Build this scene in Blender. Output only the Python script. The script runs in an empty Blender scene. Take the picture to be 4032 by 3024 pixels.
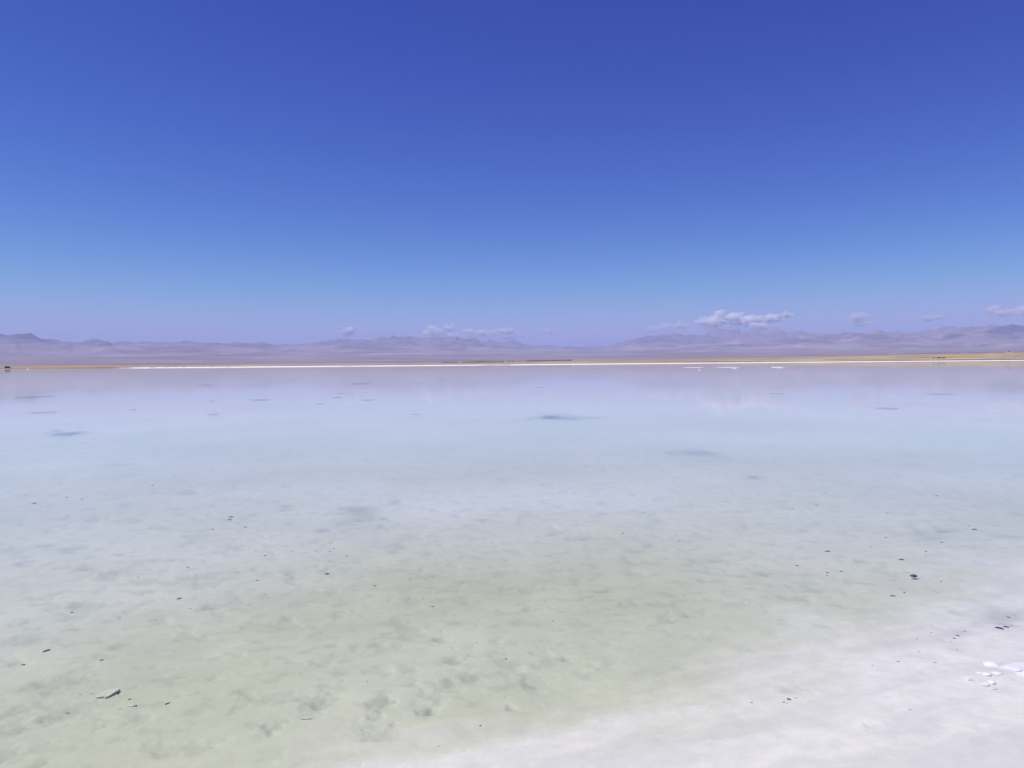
import bpy, bmesh, math, random
import numpy as np
from mathutils import Vector, Matrix, noise as mn

S = bpy.context.scene
C = S.collection
R = math.radians
F = 3028.0          # focal length in pixels of the 4032 x 3024 photograph
CAMZ = 1.7

# ------------------------------------------------------------------ camera
cam = bpy.data.cameras.new('camera')
cam.sensor_width = 36.0
cam.lens = F / 4032 * 36.0
cam.clip_start = 0.05
cam.clip_end = 200000
camo = bpy.data.objects.new('camera', cam); C.objects.link(camo)
ROT = (Matrix.Rotation(R(90 - 1.56), 4, 'X') @ Matrix.Rotation(R(-0.47), 4, 'Z'))
camo.matrix_world = Matrix.Translation((0, 0, CAMZ)) @ ROT
S.camera = camo
RM = np.array(ROT.to_3x3())

# ------------------------------------------------------------------ sky, sun, exposure
SUN_EL, SUN_AZ = R(62), R(-100)         # azimuth measured from +Y towards +X (clockwise from above)
w = bpy.data.worlds.new('World'); S.world = w; w.use_nodes = True
nt = w.node_tree; nt.nodes.clear()
sky = nt.nodes.new('ShaderNodeTexSky'); sky.sky_type = 'NISHITA'
sky.sun_disc = False; sky.sun_elevation = SUN_EL; sky.sun_rotation = SUN_AZ
sky.altitude = 3100; sky.air_density = 1.0; sky.dust_density = 0.3; sky.ozone_density = 3.0
# colour response of the phone camera: per-channel contrast of the sky radiance
SKY_POW = (2.3, 2.0, 0.98); SKY_GAIN = (2.05, 1.42, 1.0); SKY_TOP = (0.38, 0.45, 0.76); SKY_SOFT = (0.95, 0.8, 0.45)
spl = nt.nodes.new('ShaderNodeSeparateColor'); com = nt.nodes.new('ShaderNodeCombineColor')
bg = nt.nodes.new('ShaderNodeBackground'); bg.inputs[1].default_value = 0.12
wo = nt.nodes.new('ShaderNodeOutputWorld')
nt.links.new(sky.outputs[0], spl.inputs[0])
for i in range(3):
    a = nt.nodes.new('ShaderNodeMath'); a.operation = 'MULTIPLY'; a.inputs[1].default_value = 0.12; nt.links.new(spl.outputs[i], a.inputs[0])
    b = nt.nodes.new('ShaderNodeMath'); b.operation = 'POWER'; b.inputs[1].default_value = SKY_POW[i]; nt.links.new(a.outputs[0], b.inputs[0])
    c = nt.nodes.new('ShaderNodeMath'); c.operation = 'MULTIPLY'; c.inputs[1].default_value = SKY_GAIN[i] / 0.12; nt.links.new(b.outputs[0], c.inputs[0])
    d = nt.nodes.new('ShaderNodeMath'); d.operation = 'SMOOTH_MIN'; d.inputs[1].default_value = SKY_TOP[i] / 0.12; d.inputs[2].default_value = SKY_SOFT[i] * SKY_TOP[i] / 0.12
    nt.links.new(c.outputs[0], d.inputs[0]); nt.links.new(d.outputs[0], com.inputs[i])
nt.links.new(com.outputs[0], bg.inputs[0]); nt.links.new(bg.outputs[0], wo.inputs[0])

sl = bpy.data.lights.new('sun', 'SUN'); sl.energy = 4.2; sl.angle = R(0.55); sl.color = (1.0, 0.965, 0.925)
so = bpy.data.objects.new('sun', sl); C.objects.link(so)
sd = Vector((math.sin(SUN_AZ) * math.cos(SUN_EL), math.cos(SUN_AZ) * math.cos(SUN_EL), math.sin(SUN_EL)))
so.rotation_euler = sd.to_track_quat('Z', 'Y').to_euler()
so.location = (0, 0, 50)

S.view_settings.view_transform = 'Standard'; S.view_settings.look = 'None'
S.view_settings.exposure = 0.0; S.view_settings.gamma = 1.0; S.view_settings.use_curve_mapping = False
S.render.engine = 'CYCLES'
S.cycles.volume_bounces = 14; S.cycles.max_bounces = 16; S.cycles.transparent_max_bounces = 16
S.cycles.caustics_reflective = False
S.cycles.volume_step_rate = 0.5; S.cycles.use_denoising = True; S.cycles.use_adaptive_sampling = False

# ------------------------------------------------------------------ maths helpers
def hashn(ix, iy, seed):
    h = (ix.astype(np.int64) * 374761393 + iy.astype(np.int64) * 668265263 + seed * 974711) & 0xFFFFFFFF
    h = ((h ^ (h >> 13)) * 1274126177) & 0xFFFFFFFF
    return (h ^ (h >> 16)) & 0xFFFFFFFF

def gnoise(x, y, seed=0):
    x = np.asarray(x, float); y = np.asarray(y, float)
    ix = np.floor(x); iy = np.floor(y); fx = x - ix; fy = y - iy
    u = fx * fx * fx * (fx * (fx * 6 - 15) + 10); v = fy * fy * fy * (fy * (fy * 6 - 15) + 10)
    def g(a, b):
        t = hashn(ix + a, iy + b, seed) / 4294967296.0 * 2 * np.pi
        return np.cos(t) * (fx - a) + np.sin(t) * (fy - b)
    n0 = g(0, 0) * (1 - u) + g(1, 0) * u; n1 = g(0, 1) * (1 - u) + g(1, 1) * u
    return (n0 * (1 - v) + n1 * v) * 1.5

def fbm(x, y, seed=0, octv=4, gain=0.5, lac=2.03):
    s = 0; a = 1; t = 0
    for k in range(octv):
        s = s + a * gnoise(x, y, seed + k * 17); t += a; a *= gain; x = x * lac + 3.1; y = y * lac - 1.7
    return s / t

def ridged(x, y, seed=0, octv=5, gain=0.52):
    s = 0; a = 1; t = 0
    for k in range(octv):
        n = 1 - np.abs(gnoise(x, y, seed + k * 31)) * 1.6; s = s + a * n; t += a; a *= gain; x = x * 2.07 + 5.2; y = y * 2.07 + 1.3
    return s / t

def sstep(a, b, x):
    t = np.clip((x - a) / (b - a), 0, 1); return t * t * (3 - 2 * t)

def ray(px, py):
    d = RM @ np.array([(px - 2016) / F, -(py - 1512) / F, -1.0]); return d

def ground(px, py, z=0.0):
    d = ray(px, py); t = (z - CAMZ) / d[2]; return d[0] * t, d[1] * t

def at_dist(px, py, r):
    d = ray(px, py); k = r / math.hypot(d[0], d[1]); return d[0] * k, d[1] * k, CAMZ + d[2] * k

def th_of(px):                       # azimuth of an image column near the horizon
    d = ray(px, 1446 - 0.0082 * px); return math.atan2(d[0], d[1])

def hor(px): return 1446 - 0.0082 * px

# ------------------------------------------------------------------ object helpers
def tag(o, label=None, cat=None, group=None, kind=None):
    if label: o['label'] = label
    if cat: o['category'] = cat
    if group: o['group'] = group
    if kind: o['kind'] = kind
    return o

def mesh_obj(name, verts, faces, mat, parent=None, smooth=True, loc=None):
    me = bpy.data.meshes.new(name)
    if isinstance(verts, np.ndarray):
        me.vertices.add(len(verts)); me.vertices.foreach_set('co', verts.astype(np.float32).ravel())
        faces = np.asarray(faces); n = faces.shape[0]; k = faces.shape[1]
        me.loops.add(n * k); me.loops.foreach_set('vertex_index', faces.astype(np.int32).ravel())
        me.polygons.add(n); me.polygons.foreach_set('loop_start', np.arange(0, n * k, k, dtype=np.int32))
        me.update(calc_edges=True)
    else:
        me.from_pydata(verts, [], faces); me.update()
    if smooth: me.polygons.foreach_set('use_smooth', [True] * len(me.polygons))
    me.materials.append(mat)
    o = bpy.data.objects.new(name, me); C.objects.link(o)
    if parent: o.parent = parent
    if loc: o.location = loc
    return o

def bm_obj(name, bm, mat, parent=None, smooth=True, loc=None):
    me = bpy.data.meshes.new(name); bmesh.ops.recalc_face_normals(bm, faces=bm.faces); bm.to_mesh(me); bm.free()
    if smooth: me.polygons.foreach_set('use_smooth', [True] * len(me.polygons))
    me.materials.append(mat)
    o = bpy.data.objects.new(name, me); C.objects.link(o)
    if parent: o.parent = parent
    if loc: o.location = loc
    return o

def empty(name, loc, rz=0):
    o = bpy.data.objects.new(name, None); C.objects.link(o); o.location = loc; o.rotation_euler = (0, 0, rz); return o

def attr(o, name, vals):
    a = o.data.attributes.new(name, 'FLOAT', 'POINT'); a.data.foreach_set('value', np.asarray(vals, np.float32).ravel())

# ------------------------------------------------------------------ material helpers
class NT:
    def __init__(s, name):
        s.m = bpy.data.materials.new(name); s.m.use_nodes = True; s.t = s.m.node_tree; s.t.nodes.clear()
        s.out = s.n('ShaderNodeOutputMaterial')
    def n(s, t, **kw):
        x = s.t.nodes.new(t)
        for k, v in kw.items(): setattr(x, k, v)
        return x
    def l(s, a, b): s.t.links.new(a, b)
    def math(s, op, a, b=None, clamp=False):
        x = s.n('ShaderNodeMath', operation=op, use_clamp=clamp)
        for i, v in enumerate((a, b)):
            if v is None: continue
            if isinstance(v, (int, float)): x.inputs[i].default_value = v
            else: s.l(v, x.inputs[i])
        return x.outputs[0]
    def mix(s, f, a, b, mode='MIX'):
        x = s.n('ShaderNodeMix', data_type='RGBA', blend_type=mode)
        for i, v in ((0, f), (6, a), (7, b)):
            if isinstance(v, (int, float)): x.inputs[i].default_value = v
            elif isinstance(v, tuple): x.inputs[i].default_value = v if len(v) == 4 else v + (1,)
            else: s.l(v, x.inputs[i])
        return x.outputs[2]
    def coord(s, scale=(1, 1, 1)):
        tc = s.n('ShaderNodeTexCoord'); mp = s.n('ShaderNodeMapping'); mp.inputs['Scale'].default_value = scale
        s.l(tc.outputs['Object'], mp.inputs[0]); return mp.outputs[0]
    def noise(s, vec, scale, detail=4, rough=0.55):
        x = s.n('ShaderNodeTexNoise'); x.inputs['Scale'].default_value = scale; x.inputs['Detail'].default_value = detail
        x.inputs['Roughness'].default_value = rough; s.l(vec, x.inputs['Vector']); return x.outputs[0]
    def ramp(s, f, stops):
        x = s.n('ShaderNodeValToRGB'); e = x.color_ramp.elements
        while len(e) < len(stops): e.new(0.5)
        for i, (p, c) in enumerate(stops):
            e[i].position = p; e[i].color = (c if isinstance(c, tuple) else (c, c, c)) + (1,) if not (isinstance(c, tuple) and len(c) == 4) else c
        s.l(f, x.inputs[0]); return x.outputs[0]
    def attr(s, name):
        x = s.n('ShaderNodeAttribute'); x.attribute_name = name; return x.outputs['Fac']
    def bsdf(s, col, rough=0.9, normal=None, spec=0.3):
        b = s.n('ShaderNodeBsdfPrincipled')
        if isinstance(col, tuple): b.inputs['Base Color'].default_value = col + (1,)
        else: s.l(col, b.inputs['Base Color'])
        if isinstance(rough, (int, float)): b.inputs['Roughness'].default_value = rough
        else: s.l(rough, b.inputs['Roughness'])
        b.inputs['Specular IOR Level'].default_value = spec
        if normal is not None: s.l(normal, b.inputs['Normal'])
        s.l(b.outputs[0], s.out.inputs[0]); return b
    def bump(s, h, dist, strength=1.0):
        x = s.n('ShaderNodeBump'); x.inputs['Distance'].default_value = dist; x.inputs['Strength'].default_value = strength
        s.l(h, x.inputs['Height']); return x.outputs[0]

def simple_mat(name, c1, c2, scale, rough=0.9, bump=0.0, spec=0.3):
    m = NT(name); v = m.coord(); f = m.noise(v, scale, 4)
    col = m.mix(m.ramp(f, [(0.35, 0.0), (0.65, 1.0)]), c1, c2)
    m.bsdf(col, rough, m.bump(f, bump) if bump else None, spec); return m.m

# ------------------------------------------------------------------ lake bed
PL = [(-900, 3500), (300, 3250), (1050, 3060), (1450, 2940), (1950, 2830), (2350, 2730), (2620, 2665), (2780, 2600), (3020, 2525), (3330, 2395), (3620, 2310), (4032, 2210), (4700, 2110), (6500, 2060), (9000, 2060)]
PLW = np.array([ground(x, y) for x, y in PL])
PLW = np.vstack([[-60, -3.0], PLW, [PLW[-1] + np.array([60, 6])]])

def signed(x, y):                      # > 0 on the shore side of the white salt margin
    best = np.full(x.shape, 1e9); sg = np.ones(x.shape)
    for a, b in zip(PLW[:-1], PLW[1:]):
        d = b - a; L2 = d @ d
        t = np.clip(((x - a[0]) * d[0] + (y - a[1]) * d[1]) / L2, 0, 1)
        qx = x - (a[0] + t * d[0]); qy = y - (a[1] + t * d[1]); dd = np.hypot(qx, qy)
        cr = d[0] * qy - d[1] * qx
        m = dd < best; best = np.where(m, dd, best); sg = np.where(m, np.where(cr < 0, 1, -1), sg)
    return best * sg

# soft dark hollows in the bed: x, y, width px, aspect (height/width in the picture), darkness
PITS = [(1560,1958,46,.3,.8),(2160,1641,70,.13,1.4),(2215,1641,240,.075,.8),(1405,1986,150,.16,.9),(1440,2010,120,.3,.6),(1440,2060,240,.45,.35),(1915,2031,60,.2,.5),(2310,2100,85,.2,.5),(2504,2151,95,.2,.6),
 (2085,2010,70,.2,.45),(2371,1963,36,.3,.5),(1690,2290,60,.3,.3),(2970,1867,34,.35,.8),(2990,1870,70,.15,.5),(2755,1773,170,.14,.8),(3721,2080,80,.2,.75),(3654,2104,150,.25,.5),(2822,2198,110,.2,.7),
 (2998,2256,70,.2,.7),(3393,2215,60,.3,.5),(3970,2110,90,.2,.5),(1660,2227,26,.3,.7),(245,1704,90,.12,1.3),(310,1699,80,.08,.7),(122,2491,110,.3,.8),(290,2800,90,.4,.8),(215,2830,100,.3,.6),(245,2770,120,.2,.3),
 (330,2670,90,.4,.5),(547,2825,80,.5,.7),(182,2689,110,.4,.5),(1270,2777,110,.35,.7),(1057,2756,120,.35,.5),(948,2715,60,.3,.5),(1045,2870,50,.5,.6),(1069,2900,40,.9,.6),(1100,2870,50,.5,.5),(79,2877,110,.3,.5),(170,2944,90,.35,.5),
 (470,2920,70,.4,.4),(20,2990,90,.6,.9),(1690,2819,80,.3,1.2),(1848,2677,110,.35,.9),(1769,2701,80,.5,.8),(1790,2604,90,.3,.9),(1733,2510,70,.3,.8),(1496,2789,100,.4,.8),(1478,2838,60,.5,.7),(1508,2914,150,.35,.8),
 (2018,2807,60,.3,.8),(2103,2719,100,.35,.7),(2018,2619,150,.3,.7),(2128,2634,70,.4,.5),(2243,2602,40,.3,.8),(1623,2640,60,.3,.6),(1623,2701,60,.3,.6),(2340,2322,80,.15,.8),(2390,2325,60,.15,.7),(2400,2360,70,.15,.6),
 (2644,2346,80,.25,.6),(1795,2440,80,.25,.5),(2060,2450,80,.25,.5),(2440,2425,60,.25,.5),(2709,2434,50,.25,.9),(3217,2330,110,.2,.7),(3310,2395,60,.2,.6),(3250,2480,70,.2,.6),(3766,2503,110,.25,.6),(3960,2440,180,.3,.8),
 (3960,2475,120,.12,.8),(3110,2740,90,.35,.5),(3432,2885,50,.4,.5),(3800,2565,130,.2,.35),(3780,2580,60,.2,.4),(360,2215,70,.3,.5),(440,2240,60,.3,.6),(490,2225,70,.25,.5),(590,2270,80,.3,.6),(700,2275,70,.3,.5),(790,2255,80,.3,.7),
 (90,2205,60,.2,.5),(60,2150,110,.2,.5),(200,2130,80,.2,.5),(290,2140,90,.2,.5),(360,2030,60,.3,.5),(530,2035,60,.3,.4),(780,2098,80,.3,.5),(920,2140,80,.2,.5),(870,2110,60,.2,.4),(1130,1975,50,.3,.7),(1150,2230,80,.4,.5),
 (1270,2075,60,.3,.4),(1250,2115,60,.3,.4),(660,2060,60,.2,.4),(240,2025,50,.2,.5),(620,2060,60,.2,.3),(740,1925,70,.2,.5),(510,1965,60,.15,.4),(350,1985,60,.15,.4),(500,1860,80,.12,.4),(450,1818,130,.15,.4),(910,2235,90,.3,.3),
 (310,2370,80,.4,.6),(380,2375,90,.2,.5),(290,2365,60,.3,.5),(830,2370,50,.3,.6),(900,2355,100,.25,.5),(480,2520,90,.4,.4),(100,2430,60,.2,.5),(600,2655,110,.25,.3),(1580,2440,90,.3,.4),(1480,2530,80,.3,.4),(1560,2535,70,.3,.4)]

def bed_base(x, y):
    s = signed(x, y)
    r = np.hypot(x, y)
    wv = fbm(x * 0.55, y * 0.55, 11, 3) * 0.9 * np.clip(r / 6, .4, 1.5)
    s2 = s + wv
    z = np.where(s2 > 0, -0.014 * sstep(1.5, 0, s2) + 0.06 * sstep(4.5, 12, s2) + 0.5 * sstep(10, 60, s2), -0.065 * sstep(0, 2.5, -s2) - 0.03 * sstep(2, 10, -s2) - 0.014 + 0.085 * sstep(18, 32, r)) - 0.010
    return z, s2

def pitf(x, y):
    p = np.zeros(x.shape)
    for (px, py, wd, asp, dk) in PITS:
        cx, cy = ground(px, py, -0.05); r0 = math.hypot(cx, cy)
        ex = wd / F * r0 * 0.5 * 1.1
        ey = wd * asp / F * r0 * r0 / CAMZ * 0.5 * 1.1
        c, s_ = cy / r0, cx / r0
        dx = x - cx; dy = y - cy
        m = (np.abs(dx) < 4 * max(ex, ey)) & (np.abs(dy) < 4 * max(ex, ey))
        if not m.any(): continue
        dx = dx[m]; dy = dy[m]
        n = fbm(dx / ex * 0.8 + cx, dy / ey * 0.8 + cy, 5, 3)
        u = (dx * c - dy * s_) / ex; v = (dx * s_ + dy * c) / ey
        q = (u * u + v * v) * (1 + 1.5 * n) + 0.7 * n
        p[m] = p[m] + dk * np.exp(-np.clip(q, 0, 9) * 1.3) * (1 + .3 * n)
    return p

def bed_all(x, y):
    z, s2 = bed_base(x, y)
    r = np.hypot(x, y)
    near = np.clip(1.3 - r / 22, 0, 1)
    # wavy salt relief: low ridges elongated along the shore + small dimples
    a = R(16); xr = x * math.cos(a) + y * math.sin(a); yr = -x * math.sin(a) + y * math.cos(a)
    w1 = fbm(xr * 1.3, yr * 3.2, 21, 4); w2 = fbm(x * 4.5, y * 4.5, 33, 3)
    d = fbm(x * 3.4, y * 3.9, 41, 4)
    dim = sstep(0.12, 0.42, d) * sstep(0.2, -0.6, s2)
    p = pitf(x, y)
    z = z + near * (w1 * 0.014 * np.where(s2 > 0, 1.2, .6) + w2 * 0.0025 - dim * 0.008) - np.clip(p, 0, 1.5) * 0.016 * near
    cx, cy = ground(4010, 2650); z = z + 0.008 * np.exp(-(((x - cx) / .35) ** 2 + ((y - cy) / .22) ** 2)) * (1 + .5 * w2)
    return z, s2, p, dim

def bedz(px, py):
    z = -0.04
    for _ in range(4):
        x, y = ground(px, py, z); z = float(bed_all(np.array([x]), np.array([y]))[0][0])
    return x, y, z

def polar(th, r):
    T, RR = np.meshgrid(th, r); return np.sin(T) * RR, np.cos(T) * RR, T, RR

def grid_faces(nr, nth, wrap=False):
    i = np.arange(nr - 1)[:, None]; j = np.arange(nth - (0 if wrap else 1))[None, :]; j2 = (j + 1) % nth
    return np.stack([i * nth + j, (i + 1) * nth + j, (i + 1) * nth + j2, i * nth + j2], -1).reshape(-1, 4)[:, ::-1]

def thetas(n, half=R(40)):
    f = np.linspace(-half, half, n); b = np.linspace(half, 2 * math.pi - half, 60)[1:-1]
    return np.concatenate([f, b])

m = NT('salt_bed')
v = m.coord(); salt = m.attr('salt'); pit = m.attr('pit'); tn = m.attr('tint')
n1 = m.noise(v, 9, 6, 0.65); n2 = m.noise(v, 60, 5, 0.7); n3 = m.noise(v, 1.4, 4, 0.6)
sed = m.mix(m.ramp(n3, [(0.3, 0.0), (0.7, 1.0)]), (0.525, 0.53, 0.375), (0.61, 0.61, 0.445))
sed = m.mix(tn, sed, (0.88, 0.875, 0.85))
wht = m.mix(m.ramp(n1, [(0.3, 0.0), (0.7, 1.0)]), (0.82, 0.775, 0.745), (0.88, 0.835, 0.80))
wht = m.mix(m.ramp(m.attr('streak'), [(0.25, 1.0), (0.6, 0.0)]), wht, (0.755, 0.72, 0.70))
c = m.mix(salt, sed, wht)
c = m.mix(m.math('MULTIPLY', pit, 0.8, True), c, (0.17, 0.195, 0.185))
g = m.ramp(n2, [(0.25, 0.94), (0.75, 1.05)])
c = m.mix(1.0, c, g, 'MULTIPLY')
g2 = m.ramp(n1, [(0.3, 0.95), (0.7, 1.04)])
c = m.mix(1.0, c, g2, 'MULTIPLY')
hb = m.math('ADD', m.math('MULTIPLY', n1, 0.5), m.math('MULTIPLY', n2, 0.10))
m.bsdf(c, 0.55, m.bump(hb, 0.012, 0.6), 0.35)
M_BED = m.m

th = thetas(700)
r = [0.4]
while r[-1] < 30: r.append(r[-1] + max(0.006, r[-1] ** 2 * 0.00075 if r[-1] > 2 else 0.08))
while r[-1] < 1150: r.append(r[-1] * 1.025)
r = np.array(r)
X, Y, T, RR = polar(th, r)
Z, S2, P, DM = bed_all(X, Y)
Z = np.maximum(Z, -0.25)
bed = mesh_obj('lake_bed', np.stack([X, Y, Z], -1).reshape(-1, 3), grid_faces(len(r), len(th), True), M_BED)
aR = R(20); XR = X * math.cos(aR) + Y * math.sin(aR); YR = -X * math.sin(aR) + Y * math.cos(aR)
attr(bed, 'streak', np.clip(.5 + 1.1 * fbm(XR * .8 + .5 * YR, YR * 3.2 + .5 * fbm(X * .9, Y * .9, 6, 3), 313, 5), 0, 1))
attr(bed, 'salt', sstep(-0.35, 0.75, S2 + 0.55 * fbm(XR * .9, YR * 3.4, 71, 5)))
attr(bed, 'pit', np.clip(P * np.clip(.32 + RR / 55, 0, 1.3) + DM * 0.13 + 0.17 * sstep(.12, .42, fbm(X * 6.5, Y * 6.0, 91, 3)) * sstep(.5, -.5, S2) * np.clip(1.2 - RR / 30, 0, 1), 0, 1.2))
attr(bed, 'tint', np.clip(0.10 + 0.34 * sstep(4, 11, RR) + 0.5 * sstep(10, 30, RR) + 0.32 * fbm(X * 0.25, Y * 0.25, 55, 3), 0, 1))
tag(bed, kind='structure')

# ------------------------------------------------------------------ water
m = NT('lake_water')
v = m.coord((0.6, 1.6, 1)); n = m.noise(v, 2.2, 3, 0.5); n2 = m.noise(v, 11, 2, 0.5)
hh = m.math('ADD', m.math('MULTIPLY', n, 1.0), m.math('MULTIPLY', n2, 0.15))
nb = m.bump(hh, 0.0012, 1.0)
fr = m.n('ShaderNodeFresnel'); fr.inputs[0].default_value = 1.33; m.l(nb, fr.inputs['Normal'])
gl = m.n('ShaderNodeBsdfGlossy'); gl.inputs['Roughness'].default_value = 0.02; gl.inputs['Color'].default_value = (1, 1, 1, 1); m.l(nb, gl.inputs['Normal'])
tr = m.n('ShaderNodeBsdfTransparent'); tr.inputs[0].default_value = (0.965, 0.985, 0.975, 1)
mx = m.n('ShaderNodeMixShader'); m.l(m.math('MULTIPLY', fr.outputs[0], 0.91), mx.inputs[0]); m.l(tr.outputs[0], mx.inputs[1]); m.l(gl.outputs[0], mx.inputs[2])
m.l(mx.outputs[0], m.out.inputs[0]); M_WATER = m.m
tw = np.linspace(0, 2 * math.pi, 129)[:-1]
rw = np.array([0.3, 3, 10, 30, 100, 300, 700, 1120.0])
X, Y, _, _ = polar(tw, rw)
water = mesh_obj('lake_water', np.stack([X, Y, X * 0], -1).reshape(-1, 3), grid_faces(len(rw), len(tw), True), M_WATER)
tag(water, kind='structure')

# ------------------------------------------------------------------ far shore and plain
cols = lambda pts: (np.array([th_of(p[0]) for p in pts]), np.array([p[1] for p in pts], float))
def interp(t, pts):
    a, b = cols(pts); return np.interp(t, a, b)
SH = [(-600, 6.5), (0, 6.6), (460, 6.6), (1150, 7.3), (2000, 7.4), (2600, 6.6), (3000, 6.1), (3500, 5.6), (4032, 5.2), (4700, 5.0)]
GR = [(-600, 4), (0, 3.2), (300, 3.6), (700, 2.6), (1150, 3.2), (1600, 2.6), (2000, 3.2), (2300, 6), (2600, 8.5), (3000, 11.5), (3300, 14), (3500, 17), (3700, 19), (4032, 21), (4700, 24)]
def rshore(t): return CAMZ * F / interp(t, SH) * (1 + 0.006 * gnoise(t * 60, t * 0 + .5, 3) + 0.012 * gnoise(t * 17, t * 0, 8))
def plain_h(t, r):
    x = np.sin(t) * r; y = np.cos(t) * r
    rs = rshore(t); g = interp(t, GR); d = r - rs
    e1 = CAMZ + 2100 * g / F
    z = -0.4 + 0.42 * sstep(-12, 0, d) + 0.55 * sstep(0, 22, d)
    k = np.clip((r - rs - 24) / (2100 - rs), 0, 1)
    und = (fbm(x / 170, y / 60, 61, 4) * 0.9) * sstep(0, 90, d - 24) * (0.3 + g / 16)
    # low rise of dry grassland behind the beach
    z = z + (e1 - 0.58) * (k ** 0.85) + und
    back = 2100
    e = np.interp(r, [back, 2700, 4200, 7000, 10200, 12500], [0, -0.35, -0.1, 1, 2, 2.4])
    ang = np.where(e < 0, g * (1 + e), g + (np.maximum(34, g + 8) - g) * e / 2)
    z2 = CAMZ + r * ang / F + fbm(x / 900, y / 900, 67, 4) * 6 * sstep(2400, 5000, r)
    return np.where(r < back, z, z2 + und * 0.3 * sstep(2900, 2100, r))

RANGE = [(-600, 1344), (-200, 1346), (0, 1343), (60, 1342), (130, 1350), (200, 1363), (260, 1372), (290, 1374), (340, 1364), (400, 1360), (440, 1365), (500, 1366), (560, 1361), (620, 1368), (690, 1363), (760, 1364), (800, 1370), (860, 1373), (950, 1372), (1020, 1368), (1090, 1377), (1150, 1372), (1200, 1372), (1260, 1366), (1310, 1355), (1350, 1348), (1400, 1346),
 (1430, 1349), (1500, 1343), (1560, 1338), (1610, 1337), (1660, 1346), (1700, 1341), (1740, 1337), (1800, 1335), (1850, 1337), (1900, 1345), (1950, 1358), (2020, 1362), (2100, 1375), (2180, 1381), (2300, 1384), (2350, 1383), (2400, 1375), (2450, 1360), (2500, 1345), (2570, 1328), (2620, 1331), (2680, 1330), (2740, 1333), (2800, 1319), (2850, 1313), (2920, 1311),
 (2980, 1321), (3010, 1318), (3040, 1316), (3100, 1317), (3160, 1322), (3200, 1326), (3260, 1328), (3320, 1323), (3370, 1318), (3450, 1318), (3520, 1322), (3600, 1320), (3680, 1323), (3750, 1317), (3820, 1309), (3880, 1304), (3940, 1308), (4032, 1310), (4300, 1316), (4700, 1310)]
RC = [(-600, 15500), (0, 14500), (900, 15500), (1200, 17000), (1650, 21000), (1900, 21000), (2300, 23000), (2500, 20500), (2900, 21000), (3100, 17500), (3500, 16000), (4032, 15500), (4700, 15500)]
def mount_h(t, r):
    x = np.sin(t) * r; y = np.cos(t) * r
    px_e = interp(t, [(p, hor(p) - q) for p, q in RANGE]); rc = interp(t, RC)
    H = CAMZ + rc * px_e / F
    base = plain_h(t, r)
    u = (r - 10600) / (rc - 10600)
    prof = np.where(u < 1, np.clip(u, 0, 1) ** 1.5, np.clip(1 - (u - 1) * 1.1, 0, 1))
    rg = ridged(x / 2600, y / 3400, 81, 6)
    rg2 = ridged(x / 1100 + 9, y / 1500, 99, 5)
    hh = prof * H * (0.30 + 0.75 * rg + 0.55 * (rg2 - .5)) + (ridged(x / 420, y / 420, 14, 4) - .6) * 45 * sstep(0.1, .6, prof)
    hh = hh + 90 * sstep(.12, .35, u) * sstep(.62, .35, u) * (rg2 - .45)
    return base + np.maximum(hh, 0), px_e

thp = thetas(1000, R(44))
# plain
r = [700.0]
while r[-1] < 1050: r.append(r[-1] + 2.5)
while r[-1] < 2300: r.append(r[-1] * 1.007)
while r[-1] < 10300: r.append(r[-1] * 1.022)
r[-1] = 10400.0; r = np.array(r)
X, Y, T, RR = polar(thp, r); Tw = (T + math.pi) % (2 * math.pi) - math.pi
Z = plain_h(Tw, RR)

m = NT('dry_grassland')
beach = m.attr('beach'); far = m.attr('far'); edge = m.attr('edge')
v = m.coord((0.35, 1.0, 1.0)); nA = m.noise(v, 0.018, 6, 0.65); nB = m.noise(v, 0.12, 5, 0.7); nC = m.noise(m.coord((.4, 1, 1)), 0.0015, 5, .6)
gcol = m.ramp(nA, [(0.30, (0.18, 0.115, 0.09)), (0.44, (0.33, 0.225, 0.14)), (0.54, (0.48, 0.37, 0.19)), (0.68, (0.64, 0.53, 0.31))])
gcol = m.mix(1.0, gcol, m.ramp(nB, [(0.3, 0.75), (0.7, 1.2)]), 'MULTIPLY')
dcol = m.ramp(nC, [(0.3, (0.17, 0.13, 0.135)), (0.5, (0.27, 0.21, 0.20)), (0.7, (0.42, 0.345, 0.32))])
cc = m.mix(far, gcol, dcol)
cc = m.mix(edge, cc, (0.13, 0.085, 0.06))
cc = m.mix(beach, cc, (0.88, 0.86, 0.85))
m.bsdf(cc, 0.95, None, 0.1)
M_PLAIN = m.m
plain = mesh_obj('plain', np.stack([X, Y, Z], -1).reshape(-1, 3), grid_faces(len(r), len(thp), True), M_PLAIN)
D = RR - rshore(Tw)
has = sstep(th_of(430), th_of(560), Tw) * np.clip(1 + .8 * sstep(th_of(1100), th_of(400), Tw) * gnoise(Tw * 120, Tw * 0, 9) * 2, 0, 1)
D = D + 5 * gnoise(Tw * 110, Tw * 0, 77) + 3 * gnoise(Tw * 420, Tw * 0, 78)
attr(plain, 'beach', sstep(24, 20, D) * has)
attr(plain, 'edge', sstep(19, 23, D) * sstep(70, 40, D) * 0.9)
attr(plain, 'far', sstep(2150, 2500, RR))
tag(plain, kind='structure')

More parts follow.
